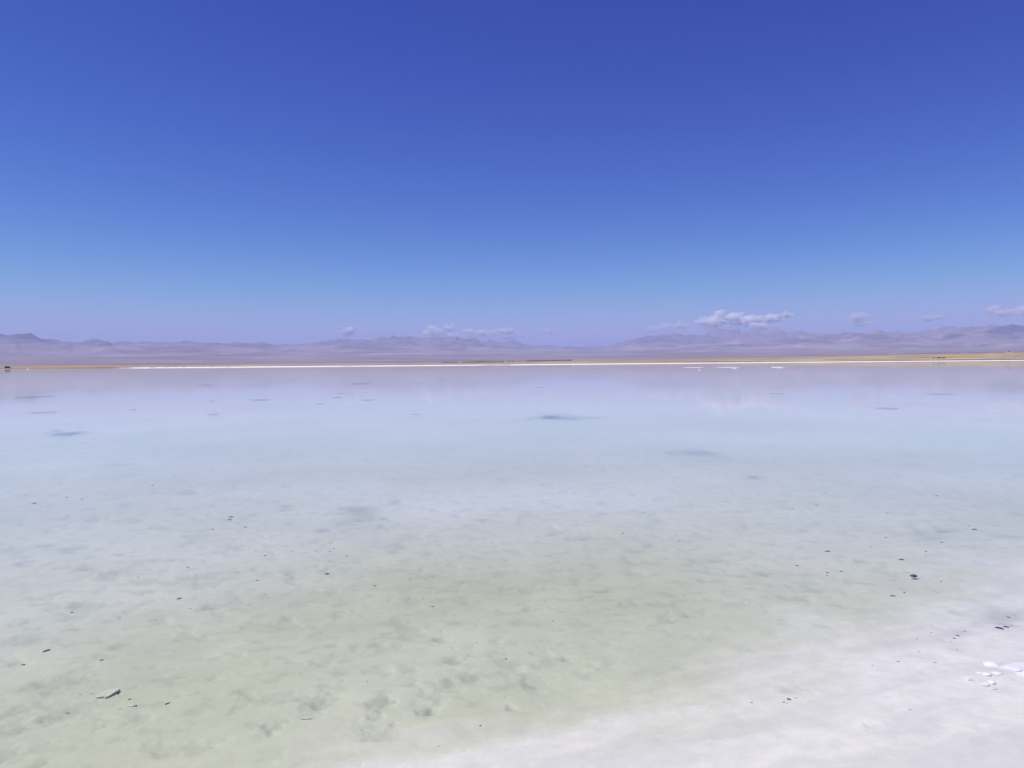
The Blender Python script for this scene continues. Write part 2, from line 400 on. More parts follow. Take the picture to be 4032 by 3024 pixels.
# mountains
r = np.concatenate([np.linspace(10400, 24500, 260)])
X, Y, T, RR = polar(thp, r); Tw = (T + math.pi) % (2 * math.pi) - math.pi
Z, px_e = mount_h(Tw, RR)
ang = (Z - CAMZ) / RR * F
mxa = ang.max(axis=0); k = px_e[0] / np.maximum(mxa, 5)
ker = np.ones(21) / 21; ks = np.convolve(np.concatenate([k[-10:], k, k[:10]]), ker, 'valid')
pb = plain_h(Tw, RR)
Z = pb + (Z - pb) * ks[None, :] * sstep(10400, 11500, RR) + 0
m = NT('mountain_rock')
v = m.coord(); nA = m.noise(v, 0.0009, 7, 0.65); nB = m.noise(v, 0.004, 5, 0.7); hi = m.attr('high'); sh_ = m.attr('dark_patch')
col = m.ramp(nA, [(0.32, (0.17, 0.13, 0.135)), (0.5, (0.31, 0.245, 0.24)), (0.66, (0.46, 0.37, 0.34))])
col = m.mix(m.math('MULTIPLY', hi, 0.4), col, (0.14, 0.125, 0.15))
col = m.mix(m.math('MULTIPLY', sh_, .7), col, (0.05, 0.055, 0.09))  # random dark blue-grey patches on the higher slopes
col = m.mix(1.0, col, m.ramp(nB, [(0.3, 0.7), (0.7, 1.25)]), 'MULTIPLY')
m.bsdf(col, 0.95, None, 0.1)
mount = mesh_obj('mountains', np.stack([X, Y, Z], -1).reshape(-1, 3), grid_faces(len(r), len(thp), True), m.m)
attr(mount, 'high', sstep(150, 520, Z + 60 * fbm(X / 900, Y / 900, 4, 3)))
attr(mount, 'dark_patch', sstep(.22, .4, fbm(X / 1700, Y / 1300, 444, 4)) * sstep(200, 420, Z))
tag(mount, kind='structure')

# ------------------------------------------------------------------ clouds (real volumes beyond the haze)
def cloud(label, lumps, dens=0.0022, r=32000, group='clouds over the mountains'):
    P3 = []
    for (px, py, wd, ht) in lumps:
        rr = r + random.Random(px).uniform(-500, 500)
        x, y, z = at_dist(px, py, rr); P3.append((Vector((x, y, z)), wd / 2 / F * rr * 1.5, wd / 2 / F * rr * 1.0, ht / 2 / F * rr * 1.35))
    cx = sum((p[0] for p in P3), Vector()) / len(P3)
    lo = Vector((min(p[0].x - p[1] for p in P3), min(p[0].y - p[2] for p in P3), min(p[0].z - p[3] for p in P3))) - cx
    hi_ = Vector((max(p[0].x + p[1] for p in P3), max(p[0].y + p[2] for p in P3), max(p[0].z + p[3] for p in P3))) - cx
    m = NT('cloud_vapour'); tc = m.n('ShaderNodeTexCoord'); acc = None
    for (c0, sx, sy, sz) in P3:
        a = m.n('ShaderNodeVectorMath', operation='SUBTRACT'); m.l(tc.outputs['Object'], a.inputs[0]); a.inputs[1].default_value = c0 - cx
        b = m.n('ShaderNodeVectorMath', operation='DIVIDE'); m.l(a.outputs[0], b.inputs[0]); b.inputs[1].default_value = (sx, sy, sz)
        d = m.n('ShaderNodeVectorMath', operation='LENGTH'); m.l(b.outputs[0], d.inputs[0])
        f = m.math('SUBTRACT', 1.0, d.outputs['Value'], True)
        acc = f if acc is None else m.math('MAXIMUM', acc, f)
    nz = m.noise(m.coord((0.6, 0.6, 1.25)), 0.0062, 5, 0.62)
    q = m.math('SUBTRACT', m.math('ADD', m.math('MULTIPLY', acc, 1.15), m.math('MULTIPLY', m.math('SUBTRACT', nz, 0.5), 3.0)), 0.42, True)
    # nothing reaches the walls of the bounding mesh
    q = m.math('MULTIPLY', q, m.math('MULTIPLY', acc, 5.0, True))
    pv = m.n('ShaderNodeVolumePrincipled'); pv.inputs['Color'].default_value = (1, 1, 1, 1); pv.inputs['Anisotropy'].default_value = 0.0
    m.l(m.math('MULTIPLY', q, 0.032 * (dens / 0.0022) ** 2.5), pv.inputs['Density']); m.l(pv.outputs[0], m.out.inputs['Volume'])
    bm = bmesh.new()
    for (c0, sx, sy, sz) in P3:      # union hull: convex hull of the ellipsoids
        t = bmesh.new(); bmesh.ops.create_icosphere(t, subdivisions=2, radius=1.08)
        for vv in t.verts: bm.verts.new(Vector((vv.co.x * sx, vv.co.y * sy, vv.co.z * sz)) + (c0 - cx))
        t.free()
    res = bmesh.ops.convex_hull(bm, input=bm.verts)
    bmesh.ops.delete(bm, geom=[e for e in res['geom_interior'] if isinstance(e, bmesh.types.BMVert)], context='VERTS')
    o = bm_obj('cloud', bm, m.m, smooth=False, loc=cx)
    tag(o, label, 'cloud', group); return o

cloud('small round white cloud over the left end of the central mountains', [(1370, 1302, 62, 44)])
cloud('faint thin wisp of cloud right of the small round cloud over the central mountains', [(1440, 1312, 60, 26), (1525, 1300, 54, 24)], 0.0012)
cloud('long low white cloud lying along the top of the central mountains', [(1705, 1306, 95, 48), (1765, 1292, 60, 36), (1785, 1320, 80, 22), (1850, 1306, 60, 26), (1900, 1312, 80, 30), (1990, 1303, 110, 24)])
cloud('tiny pale cloud alone above the gap between the mountains', [(2155, 1303, 56, 28)], 0.0016)
cloud('grey-white slanting cloud left of the largest cloud', [(2570, 1296, 70, 26), (2620, 1284, 70, 34), (2680, 1282, 70, 36)], 0.0016)
cloud('largest and brightest white cloud, heaped above the right mountains', [(2800, 1268, 110, 44), (2832, 1240, 60, 44), (2895, 1250, 80, 46), (2955, 1262, 120, 46), (2990, 1284, 110, 26), (3040, 1254, 80, 36), (3095, 1238, 56, 26)], 0.0026)
cloud('thin veil of cloud lying on the crest below the long low cloud', [(1700, 1332, 200, 34), (1850, 1328, 260, 34), (1990, 1330, 200, 30)], 0.00075)
cloud('thin veil of cloud on the crest below the largest cloud', [(2640, 1306, 200, 34), (2820, 1296, 260, 36), (3010, 1300, 220, 30)], 0.00075)
cloud('soft cloud puff right of the largest cloud', [(3380, 1256, 80, 52), (3400, 1272, 100, 22)], 0.0018)
cloud('faint small cloud between the soft puff and the flat little cloud', [(3530, 1264, 70, 30)], 0.0010)
cloud('flat little white cloud above the right mountains', [(3650, 1250, 56, 28), (3690, 1248, 50, 20)], 0.0018)
cloud('very faint wisp of cloud high near the right edge', [(3805, 1228, 70, 26)], 0.0007)
cloud('long thin cloud reaching the right edge of the sky', [(3910, 1218, 60, 36), (3960, 1230, 110, 26), (4040, 1224, 120, 36)], 0.0018)

# ------------------------------------------------------------------ small things on the lake bed
def pebble_bm(lx, ly, lz, seed, sub=2, rag=0.35, sm=False):
    bm = bmesh.new(); bmesh.ops.create_icosphere(bm, subdivisions=sub, radius=1)
    for v_ in bm.verts:
        n_ = mn.noise(v_.co * 1.1 + Vector((seed * 3.7, seed * 1.3, 0))) * rag * 1.6 + mn.noise(v_.co * 3 + Vector((seed, 0, seed))) * rag * .5
        v_.co = Vector((v_.co.x * lx, v_.co.y * ly, v_.co.z * lz)) * (1 + n_)
    return bm
M_DARK = simple_mat('dark_stone', (0.055, 0.057, 0.07), (0.11, 0.11, 0.12), 60, 0.7, 0.002)
M_DEBR = simple_mat('brown_debris', (0.11, 0.11, 0.10), (0.20, 0.19, 0.175), 60, 0.85, 0.002)
M_SALT = simple_mat('pale_salt_crust', (0.57, 0.58, 0.46), (0.65, 0.65, 0.53), 40, 0.6, 0.004)
M_WHITE = simple_mat('white_salt', (0.74, 0.72, 0.72), (0.82, 0.80, 0.80), 35, 0.7, 0.004)

SPECKS = [(262,1958,16),(134,1982,20),(323,1966,14),(101,1947,12),(412,1946,10),(600,1912,14),(712,1926,12),(690,1874,9),(838,1856,10),(650,1858,8),(910,2036,22),(905,2046,18),(966,2076,14),(838,2084,16),(1007,2169,10),(1151,2169,14),
 (1300,2172,13),(1315,2160,9),(1244,2168,9),(1042,2188,14),(1287,2260,22),(739,2234,13),(1012,2285,14),(543,2273,10),(267,2031,10),
 (1438,1814,9),(2175,1946,9),(2169,1904,8),(2158,1983,10),(2120,2016,9),(1841,1980,8),(2379,1850,9),(2453,2100,14),(2676,2129,12),(2661,2108,9),(2667,2134,8),(2535,2018,10),(1365,2189,14),(1616,2282,11),(1634,2051,7),
 (3688,1952,15),(3121,2003,13),(3215,1988,14),(3494,2020,12),(3052,1802,9),(3580,1836,10),(3836,2085,22),(3814,2070,12),(3489,2116,14),(3708,2136,16),(3259,2171,24),(3646,2171,13),(3643,2192,8),(3548,2203,22),(3598,2280,29),
 (3314,2250,14),(3259,2255,15),(3256,2266,11),(2940,2240,10),(3138,2227,16),(3575,2255,9),(3706,2290,12),(3429,2154,8),
 (704,2358,26),(749,2397,10),(284,2412,14),(612,2442,9),(182,2564,32),(91,2618,18),(400,2600,18),(156,2663,6),(510,2754,17),(659,2771,24),(266,2809,15),(316,2735,8),(978,2383,7),(843,2312,8),(1284,2316,7),(1305,2580,6),(717,2631,9),
 (1476,2307,16),(1663,2358,11),(1704,2389,16),(1692,2388,9),(1631,2466,10),(1876,2531,9),(1993,2595,15),(2178,2446,11),(2107,2402,7),(1418,2433,6),(1447,2683,10),(1891,2857,14),(1827,2959,6),(2431,2596,6),
 (3561,2333,14),(3515,2347,24),(3610,2516,10),(3667,2491,9),(3770,2503,16),(3758,2514,14),(3743,2525,7),(3800,2486,13),(3935,2474,34),(3962,2470,24),(3982,2467,11),(3970,2431,16),(3993,2421,9),(3435,2620,9),(3537,2605,12),(3618,2565,8),
 (3683,2609,10),(3769,2558,8),(3624,2653,7),(3833,2679,7),(3584,2794,9),(3107,2754,22),(3086,2766,12),(3100,2769,9),(3135,2748,11),(2960,2767,12),(2905,2861,6),(2785,2799,6)]
SPECIAL = {
 (3598,2280): 'largest dark stone on the right, humped and breaking the water surface',
 (704,2358): 'biggest dark oval pebble in the left foreground water',
 (182,2564): 'long thin dark twig-like piece near the left edge below the middle',
 (91,2618): 'short dark sliver nearest the left edge, below the long thin piece',
 (659,2771): 'dark pointed pebble with a tail, right of the pale salt slab',
 (510,2754): 'small dark flake just right of and below the pale salt slab',
 (266,2809): 'dark chip lying in the dusky hollow below the pale salt slab',
 (316,2735): 'tiny dark speck just left of the pale salt slab',
 (1287,2260): 'dark slanting pebble standing out left of centre in the middle water',
 (910,2036): 'upper of two slanting dark pebbles close together in the left middle water',
 (905,2046): 'lower of two slanting dark pebbles close together in the left middle water',
 (1704,2389): 'dark crumb with a smaller one touching its left, centre foreground',
 (1692,2388): 'small crumb touching the left side of the dark crumb, centre foreground',
 (1476,2307): 'dark oval pebble left of the picture centre, in clear water above the green shallows',
 (134,1982): 'dark flat pebble far left, leftmost but one of the distant row',
 (3107,2754): 'largest dark flake of the small cluster on the white salt at bottom right',
 (3086,2766): 'thin flake at the lower left of the small cluster on the bottom-right white salt',
 (3100,2769): 'tiny flake at the bottom of the small cluster on the bottom-right white salt',
 (3135,2748): 'flake at the right end of the small cluster on the bottom-right white salt',
 (2960,2767): 'lone dark chip left of the small cluster on the bottom-right white salt',
 (3584,2794): 'lone dark chip on the bare white salt nearest the bottom right corner',
 (3935,2474): 'longest dark streak of debris on the white salt near the right edge',
 (3962,2470): 'dark debris at the right end of the longest streak near the right edge',
 (3515,2347): 'wide dark fleck where grey water meets white salt at right',
 (3259,2171): 'thin wide dark fleck in the right middle water, left of the largest stone',
 (3548,2203): 'bowed dark fleck just above and left of the largest stone',
 (3836,2085): 'wide dark fleck far right, above the largest stone',
 (3833,2679): 'tiny dark speck beside the white salt lumps at right',
}
def zone(px, py):
    if py > 2400 and px > 3400: return 'the near right salt'
    if py < 2000: rv = 'far'
    elif py < 2300: rv = 'middle'
    else: rv = 'near'
    ch = 'left' if px < 1344 else ('central' if px < 2688 else 'right')
    where = {'far': 'the upper %s water' % ch, 'middle': 'the middle %s water' % ch, 'near': 'the near %s shallows' % ch}[rv]
    return where
ORD = ['first', 'second', 'third', 'fourth', 'fifth', 'sixth', 'seventh', 'eighth', 'ninth', 'tenth', 'eleventh', 'twelfth', 'thirteenth', 'fourteenth', 'fifteenth', 'sixteenth', 'seventeenth', 'eighteenth', 'nineteenth', 'twentieth', 'twenty-first', 'twenty-second', 'twenty-third', 'twenty-fourth', 'twenty-fifth']
zones = {}
for s_ in SPECKS:
    if (s_[0], s_[1]) not in SPECIAL: zones.setdefault(zone(s_[0], s_[1]), []).append(s_)
for z_ in zones: zones[z_].sort()
for i, (px, py, wd) in enumerate(SPECKS):
    x, y, z = bedz(px, py); d = math.sqrt(x * x + y * y + CAMZ ** 2); half = wd / F * d * 0.38
    rnd = random.Random(i * 7 + 1)
    big = wd > 19
    lz = half * (0.42 if not big else 0.36)
    ly = half * rnd.uniform(0.35, 0.6)
    lz *= 0.6
    if y > 6: ly = half * 0.9; lz = half * 0.16
    if (px, py) == (3598, 2280): lz = half * 0.5; z = max(z, -0.012)
    bm = pebble_bm(half * 0.95, ly, lz, i + 1, 2, 0.32)
    tilt = rnd.uniform(-.25, .25)
    if (px, py) in ((704, 2358), (1287, 2260), (910, 2036), (905, 2046), (659, 2771), (182, 2564)): tilt = 0.5
    bmesh.ops.rotate(bm, verts=bm.verts, matrix=Matrix.Rotation(tilt, 3, 'Z'))
    az = math.atan2(x, y)
    bmesh.ops.rotate(bm, verts=bm.verts, matrix=Matrix.Rotation(-az, 3, 'Z'))
    o = bm_obj('pebble' if wd > 12 else 'debris_fleck', bm, M_DARK if wd > 12 else M_DEBR, loc=(x, y, z + lz * 0.45))
    key = (px, py)
    if key in SPECIAL: lab = SPECIAL[key]
    else:
        zz = zone(px, py); lst = zones[zz]; k_ = lst.index((px, py, wd))
        lab = '%s small dark fleck from the left %s %s' % (ORD[k_], 'on' if zz.endswith('salt') else 'in', zz)
    tag(o, lab, 'pebble' if wd > 12 else 'debris', 'dark flecks scattered over the salt lake bed')

# pale salt slab lying on the bed, lower left
x, y, z = bedz(425, 2738)
out = [(-.060, -.004), (-.041, .025), (-.011, .033), (.022, .038), (.045, .030), (.060, .016), (.045, .006), (.020, -.018), (-.005, -.036), (-.013, -.039), (-.019, -.027), (-.052, -.018)]
bm = bmesh.new(); rndd = random.Random(4)
pts = []
for (a0, b0), (a1, b1) in zip(out, out[1:] + out[:1]):
    for k_ in range(3): t = k_ / 3; pts.append((a0 * (1 - t) + a1 * t + rndd.uniform(-.0012, .0012), b0 * (1 - t) + b1 * t + rndd.uniform(-.0015, .0015)))
pts = [(a, b * 1.3) for a, b in pts]
top = [bm.verts.new((a, b, 0.007 + a * .05 + rndd.uniform(-.0006, .0006))) for a, b in pts]
mid_ = [bm.verts.new((a * 1.01, b * 1.01, 0.0055 + a * .05)) for a, b in pts]
bot = [bm.verts.new((a * .9, b * .9, -0.012)) for a, b in pts]
n_ = len(pts); bm.faces.new(top)
for k_ in range(n_):
    k2 = (k_ + 1) % n_; bm.faces.new((mid_[k_], mid_[k2], top[k2], top[k_])); bm.faces.new((bot[k_], bot[k2], mid_[k2], mid_[k_]))
bm.faces.new(bot[::-1])
o = bm_obj('salt_slab', bm, M_SALT, smooth=False, loc=(x, y, z + 0.006)); o.rotation_euler = (0, 0, -math.atan2(x, y))
tag(o, 'pale flat salt slab with a dark lower edge, under the shallow water at lower left', 'salt slab')
for (px, py, wd, lab) in [(357, 2732, 14, 'tiny white salt chip just left of the pale slab'), (518, 2780, 36, 'thin pale salt sliver below and right of the pale slab'), (742, 2737, 16, 'small pale salt chip slanting, right of the dark pointed pebble'), (1205, 2831, 40, 'long pale salt sliver in the near shallows left of centre'), (470, 2792, 14, 'pale salt crumb below the pale slab'), (1722, 2938, 20, 'pale salt crumb at the edge of the white salt, bottom centre'), (2718, 2414, 20, 'pale salt crumb in the green shallows right of centre'), (3530, 2605, 16, 'thin pale salt flake on the white salt at right')]:
    x, y, z = bedz(px, py); d = math.hypot(x, y); half = wd / F * d * .5
    o = bm_obj('salt_chip', pebble_bm(half, half * .35, half * .2, px * .1, 2), M_SALT if px < 1600 else M_WHITE, loc=(x, y, z + half * .1)); o.rotation_euler = (0, 0, R(-8 if wd > 30 else 15))
    tag(o, lab, 'salt chip', 'loose pale salt chips on the lake bed')
for (px, py, wd, ht, rz, lab) in [(3902, 2620, 52, 22, -22, 'largest white salt lump, long and slanting, near the right edge'), (3932, 2608, 14, 8, 0, 'tiny white salt lump just right of the largest lump'), (3856, 2651, 18, 10, 0, 'small round white salt lump, upper left of the group of lumps'),
    (3886, 2657, 32, 14, 12, 'oval white salt lump in the middle of the group'), (3925, 2652, 34, 12, 10, 'faint white salt lump right of the middle oval lump'), (3809, 2675, 26, 11, -5, 'lone white salt lump at the left of the group beside a tiny dark speck'), (3880, 2697, 30, 15, -30, 'white salt lump at lower left of the bottom trio'),
    (3904, 2690, 26, 18, -20, 'highest white salt lump of the bottom trio'), (3908, 2712, 26, 13, -5, 'lowest white salt lump of the bottom trio'), (3990, 2634, 50, 10, 4, 'broad low white salt lump at the right edge')]:
    x, y, z = bedz(px, py); d = math.hypot(x, y); k = d / F
    hx = wd * k * .5; hz = ht * k * .42; hy = hx * .8
    o = bm_obj('salt_lump', pebble_bm(hx, hy, hz, px * .13, 3, .16), M_WHITE, loc=(x, y, z + hz * .1)); o.rotation_euler = (0, 0, R(rz) - math.atan2(x, y))
    tag(o, lab, 'salt lump', 'white salt lumps near the right edge')

# broken ring of debris and wisps on the far lake surface: low dark mud bars
M_MUD = simple_mat('dark_mud', (0.20, 0.23, 0.26), (0.30, 0.33, 0.36), 3, 0.8, 0.01)
def bar(name, px, py, wd, label, cat, group, mat, th_=3.0, h=0.02, z=0.004):
    x, y = ground(px, py, 0); r0 = math.hypot(x, y); hx = wd / F * r0 * .5; hy = th_ / F * r0 * r0 / CAMZ * .5
    n_ = 40; bm = bmesh.new(); rings = []
    for q, zz in ((1.0, -.004), (0.97, z * .5), (.8, z + h * .5), (.4, z + h)):
        rr_ = []
        for k_ in range(n_):
            a = k_ / n_ * 2 * math.pi; e = 1 + .45 * mn.noise(Vector((math.cos(a) * 2 + px, math.sin(a) * 2, py * .1))) + .15 * mn.noise(Vector((math.cos(a) * 7 + px, math.sin(a) * 7, py * .1)))
            rr_.append(bm.verts.new((math.cos(a) * hx * q * e, math.sin(a) * hy * q * e, zz)))
        rings.append(rr_)
    for A, B in zip(rings, rings[1:]):
        for k_ in range(n_): bm.faces.new((A[k_], A[(k_ + 1) % n_], B[(k_ + 1) % n_], B[k_]))
    bm.faces.new(rings[-1]); bm.faces.new(rings[0][::-1])
    o = bm_obj(name, bm, mat, loc=(x, y, 0)); o.rotation_euler = (0, 0, -math.atan2(x, y)); tag(o, label, cat, group); return o
G_M = 'dark mud streaks on the far water'
for px, py, wd, t, lab in [(106, 1564, 66, 1.6, 'left of a pair of thin dark streaks on the far water near the left edge'), (178, 1561, 56, 1.4, 'right of a pair of thin dark streaks on the far water near the left edge'),
    (170, 1624, 90, 1.4, 'faint dark streak below the pair near the left edge'), (810, 1516, 56, 1.6, 'thin dark streak inside the reflected hills, left of centre'), (832, 1579, 26, 1.5, 'short dark streak, left one below the reflected left hills'),
    (1030, 1574, 74, 1.8, 'clear thin dark streak left of the small cloud reflection'), (1420, 1511, 76, 2.2, 'dark streak highest up, inside the reflection of the central mountains'), (1340, 1548, 40, 1.3, 'upper of the short dark streaks below the central reflection'),
    (1325, 1564, 44, 1.8, 'middle of the short dark streaks below the central reflection'), (1450, 1575, 46, 1.4, 'right one of the short dark streaks below the central reflection'), (1258, 1590, 30, 1.6, 'lowest and leftmost of the short dark streaks below the central reflection'),
    (840, 1631, 40, 1.6, 'lowest dark streak on the far water left of centre'), (523, 1613, 22, 1.4, 'lone short dark streak on the far left water'), (1650, 1510, 34, 1.2, 'faint streak in the reflection under the long cloud'), (1740, 1494, 18, 1.4, 'tiny dark dash in the reflection under the long cloud'),
    (2130, 1525, 46, 1.4, 'faint dark dash right of centre inside the reflected mountains'), (1635, 1632, 36, 1.2, 'faint dark dash on the pale water at centre'),
    (3700, 1551, 90, 1.6, 'thin dark streak under the reflected right mountains'), (3060, 1550, 50, 1.3, 'short faint streak beside the reflection of the largest cloud'), (3492, 1607, 70, 2.0, 'dark streak on the right far water, lowest of its side')]:
    bar('mud_streak', px, py, wd, lab, 'mud streak', G_M, M_MUD, t * 0.8, 0.006, 0.002)
G_I = 'bright white salt bars in the far water'
for px, py, wd, t, lab in [(2731, 1447, 78, 1.2, 'left long white salt bar lying in the water before the right shore'), (2865, 1446.5, 86, 1.8, 'middle and longest white salt bar in the water before the right shore'), (3064, 1445.5, 44, 1.4, 'right short white salt bar, upper one of two stacked'),
    (3070, 1448.5, 26, 1.4, 'small white salt bar just below the right short bar'), (3045, 1447.5, 14, .9, 'thin tip of white salt left of the right short bar'), (2754, 1457.5, 12, 1.0, 'tiny white salt spot below the left long bar'), (2891, 1451, 20, .9, 'faint small white salt bar below the middle long bar'), (2875, 1427.5, 24, .8, 'thin white salt bar close under the far beach at right')]:
    bar('salt_bar', px, py, wd, lab, 'salt bar', G_I, M_WHITE, t, 0.07)

# ------------------------------------------------------------------ things on the far shore
def plain_at(px, r):
    t = th_of(px); z = float(plain_h(np.array([t]), np.array([float(r)]))[0]); return math.sin(t) * r, math.cos(t) * r, z, t
def find_r(px, py, lo, hi):
    best = None
    for r_ in np.linspace(lo, hi, 200):
        x, y, z, t = plain_at(px, r_); pe = hor(px) - (z - CAMZ) / r_ * F
        if best is None or abs(pe - py) < best[0]: best = (abs(pe - py), r_)
    return best[1]
def box(bm, x0, x1, y0, y1, z0, z1, taper=0.0):
    vs = [bm.verts.new((x, y, z)) for z, k in ((z0, 0), (z1, taper)) for x, y in ((x0 + k, y0 + k), (x1 - k, y0 + k), (x1 - k, y1 - k), (x0 + k, y1 - k))]
    for f in ((3, 2, 1, 0), (4, 5, 6, 7), (0, 1, 5, 4), (1, 2, 6, 5), (2, 3, 7, 6), (3, 0, 4, 7)): bm.faces.new([vs[i] for i in f])

# yaks: one continuous body each
M_YAK = simple_mat('dark_hide', (0.012, 0.009, 0.009), (0.03, 0.02, 0.018), 4, 0.95)
def yak(px, r_, sc, facing, graze, label):
    V_ = [(0, 0, 1.0), (.55, 0, 1.12), (.9, 0, 1.05), (-.55, 0, 1.02), (-.85, 0, .95)]
    if graze: V_ += [(1.15, 0, .75), (1.35, 0, .35), (1.42, 0, .15)]
    else: V_ += [(1.2, 0, 1.25), (1.5, 0, 1.3), (1.75, 0, 1.15)]
    E_ = [(0, 1), (1, 2), (0, 3), (3, 4), (2, 5), (5, 6), (6, 7)]
    Rr = [.42, .43, .34, .40, .28, .22, .19, .11]
    for sx, b in ((.62, 1), (-.66, 3)):
        for sy in (-.2, .2):
            i0 = len(V_); V_ += [(sx, sy, .72), (sx + (.03 if b == 1 else -.08), sy, .36), (sx, sy, .03)]; E_ += [(b, i0), (i0, i0 + 1), (i0 + 1, i0 + 2)]; Rr += [.19, .09, .07]
    i0 = len(V_); V_ += [(-1.05, 0, .8), (-1.1, 0, .4)]; E_ += [(4, i0), (i0, i0 + 1)]; Rr += [.07, .09]
    me = bpy.data.meshes.new('yak'); me.from_pydata(V_, E_, []); me.materials.append(M_YAK)
    o = bpy.data.objects.new('yak', me); C.objects.link(o)
    sk = o.modifiers.new('skin', 'SKIN'); me.skin_vertices.new() if not me.skin_vertices else None
    for i_, q in enumerate(Rr): me.skin_vertices[0].data[i_].radius = (q, q)
    me.skin_vertices[0].data[0].use_root = True
    sb = o.modifiers.new('sub', 'SUBSURF'); sb.levels = 1; sb.render_levels = 1
    x, y, z, t = plain_at(px, r_); o.location = (x, y, z); o.scale = (sc,) * 3; o.rotation_euler = (0, 0, -t + facing)
    hx, hz = (1.38, .42) if graze else (1.5, 1.42)
    for s_ in (-1, 1):
        bm = bmesh.new(); ps = [Vector((hx, s_ * .12, hz)), Vector((hx, s_ * .34, hz + .1)), Vector((hx + .04, s_ * .36, hz + .34))]; rings = []
        for p_, rr_ in zip(ps, (.045, .035, .008)): rings.append([bm.verts.new(p_ + Vector((math.cos(a_ * .785) * rr_, 0, math.sin(a_ * .785) * rr_))) for a_ in range(8)])
        for A, B in zip(rings, rings[1:]):
            for k_ in range(8): bm.faces.new((A[k_], A[(k_ + 1) % 8], B[(k_ + 1) % 8], B[k_]))
        bm.faces.new(rings[0]); bm.faces.new(rings[-1])
        bm_obj('horn', bm, M_DEBR, o)
    tag(o, label, 'yak', 'yaks grazing on the far shore')
ry = find_r(3700, 1412.5, 900, 1500)
for px, dr, f_, gz, sc, lab in [(3679, -12, math.pi, True, 1.0, 'leftmost of the dark yaks on the grassy far shore, head down'), (3690, 8, .9, False, .95, 'second dark yak from the left on the far shore, seen narrow'), (3696, -5, math.pi, True, 1.15, 'third dark yak from the left on the far shore, close to the next'),
    (3703, 3, math.pi + .2, False, 1.2, 'fourth dark yak from the left on the far shore, in the middle of the herd'), (3713, 4, 0.1, True, 1.0, 'fifth dark yak from the left on the far shore, overlapping the last one'), (3718, -6, 0, False, 1.2, 'rightmost of the dark yaks on the grassy far shore')]:
    yak(px, ry + dr, sc, f_, gz, lab)

# buildings at right, far behind the grass
M_WALLW = simple_mat('white_plaster', (0.85, 0.84, 0.83), (0.93, 0.92, 0.92), .3, .8)
M_ROOFD = simple_mat('dark_roofing', (0.04, 0.045, 0.07), (0.07, 0.07, 0.09), .5, .7)
M_GLASS = simple_mat('window_glass', (0.02, 0.025, 0.03), (0.04, 0.045, 0.05), .5, .15)
def building(px, py, wd, ht, label, dome=False, n=7):
    r_ = find_r(px, py + ht * .5, 3600, 8000); x, y, zg, t = plain_at(px, r_); W = wd / F * r_; H = ht / F * r_
    e = empty('long_building', (x, y, zg), -t)
    tag(e, label, 'building', 'low white buildings beyond the right shore')
    bm = bmesh.new(); box(bm, -W / 2, W / 2, 0, 8, -.5, H); bm_obj('wall', bm, M_WALLW, e, False)
    bm = bmesh.new()
    if dome:
        box(bm, -W * .2, W * .24, .8, 7.2, H, H * 1.7, H * .25); box(bm, -W * .08, W * .1, 2.4, 5.6, H * 1.7, H * 2.1, H * .1)
    else: box(bm, -W / 2 - .3, W / 2 + .3, -.3, 8.3, H, H + .35)
    bm_obj('roof', bm, M_ROOFD if dome else M_WALLW, e, False)
    for k_ in range(n):
        xx = -W / 2 + W * (k_ + .5) / n
        bm = bmesh.new(); box(bm, xx - .8, xx + .8, -.04, .02, H * .35, H * .6); bm_obj('window', bm, M_GLASS, e, False)
building(3973, 1392, 25, 3.5, 'low white building with a dark stepped roof near the right edge', True)
building(3795, 1395.5, 22, 3, 'low white building left of the dark-roofed one beyond the right shore')
building(3530, 1393, 50, 2.4, 'longest and faintest low white building beyond the grassy right shore', n=10)

# dark vehicle at the far left shore
M_VEH = simple_mat('dark_paint', (0.010, 0.012, 0.022), (0.02, 0.022, 0.035), 1, .5)
rv = find_r(30, 1453.5, 800, 1200); x, y, z, t = plain_at(30, rv)
e = empty('parked_van', (x, y, z), -t); tag(e, 'dark boxy parked van on the far shore at the left edge', 'van')
bm = bmesh.new(); box(bm, -2.2, 1.3, -.95, .95, .35, 1.95, .06); box(bm, 1.3, 2.2, -.95, .95, .35, 1.15, .06); bm_obj('body', bm, M_VEH, e, False)
for xx in (-1.4, 1.3):
    for yy in (-.9, .9):
        bm = bmesh.new(); bmesh.ops.create_cone(bm, cap_ends=True, segments=16, radius1=.36, radius2=.36, depth=.24, matrix=Matrix.Translation((xx, yy, .36)) @ Matrix.Rotation(R(90), 4, 'X')); bm_obj('wheel', bm, M_DARK, e, False)
bm = bmesh.new(); box(bm, -1.9, 1.0, -.98, -.90, 1.25, 1.75); bm_obj('window', bm, M_GLASS, e, False)
x, y, z, t = plain_at(109, rshore(np.array([th_of(109)]))[0] + 8)
o = bm_obj('salt_heap', pebble_bm(.9, .7, .6, 3, 3), M_WHITE, loc=(x, y, z + .2)); tag(o, 'tiny white salt heap on the far left shore right of the dark van', 'salt heap')

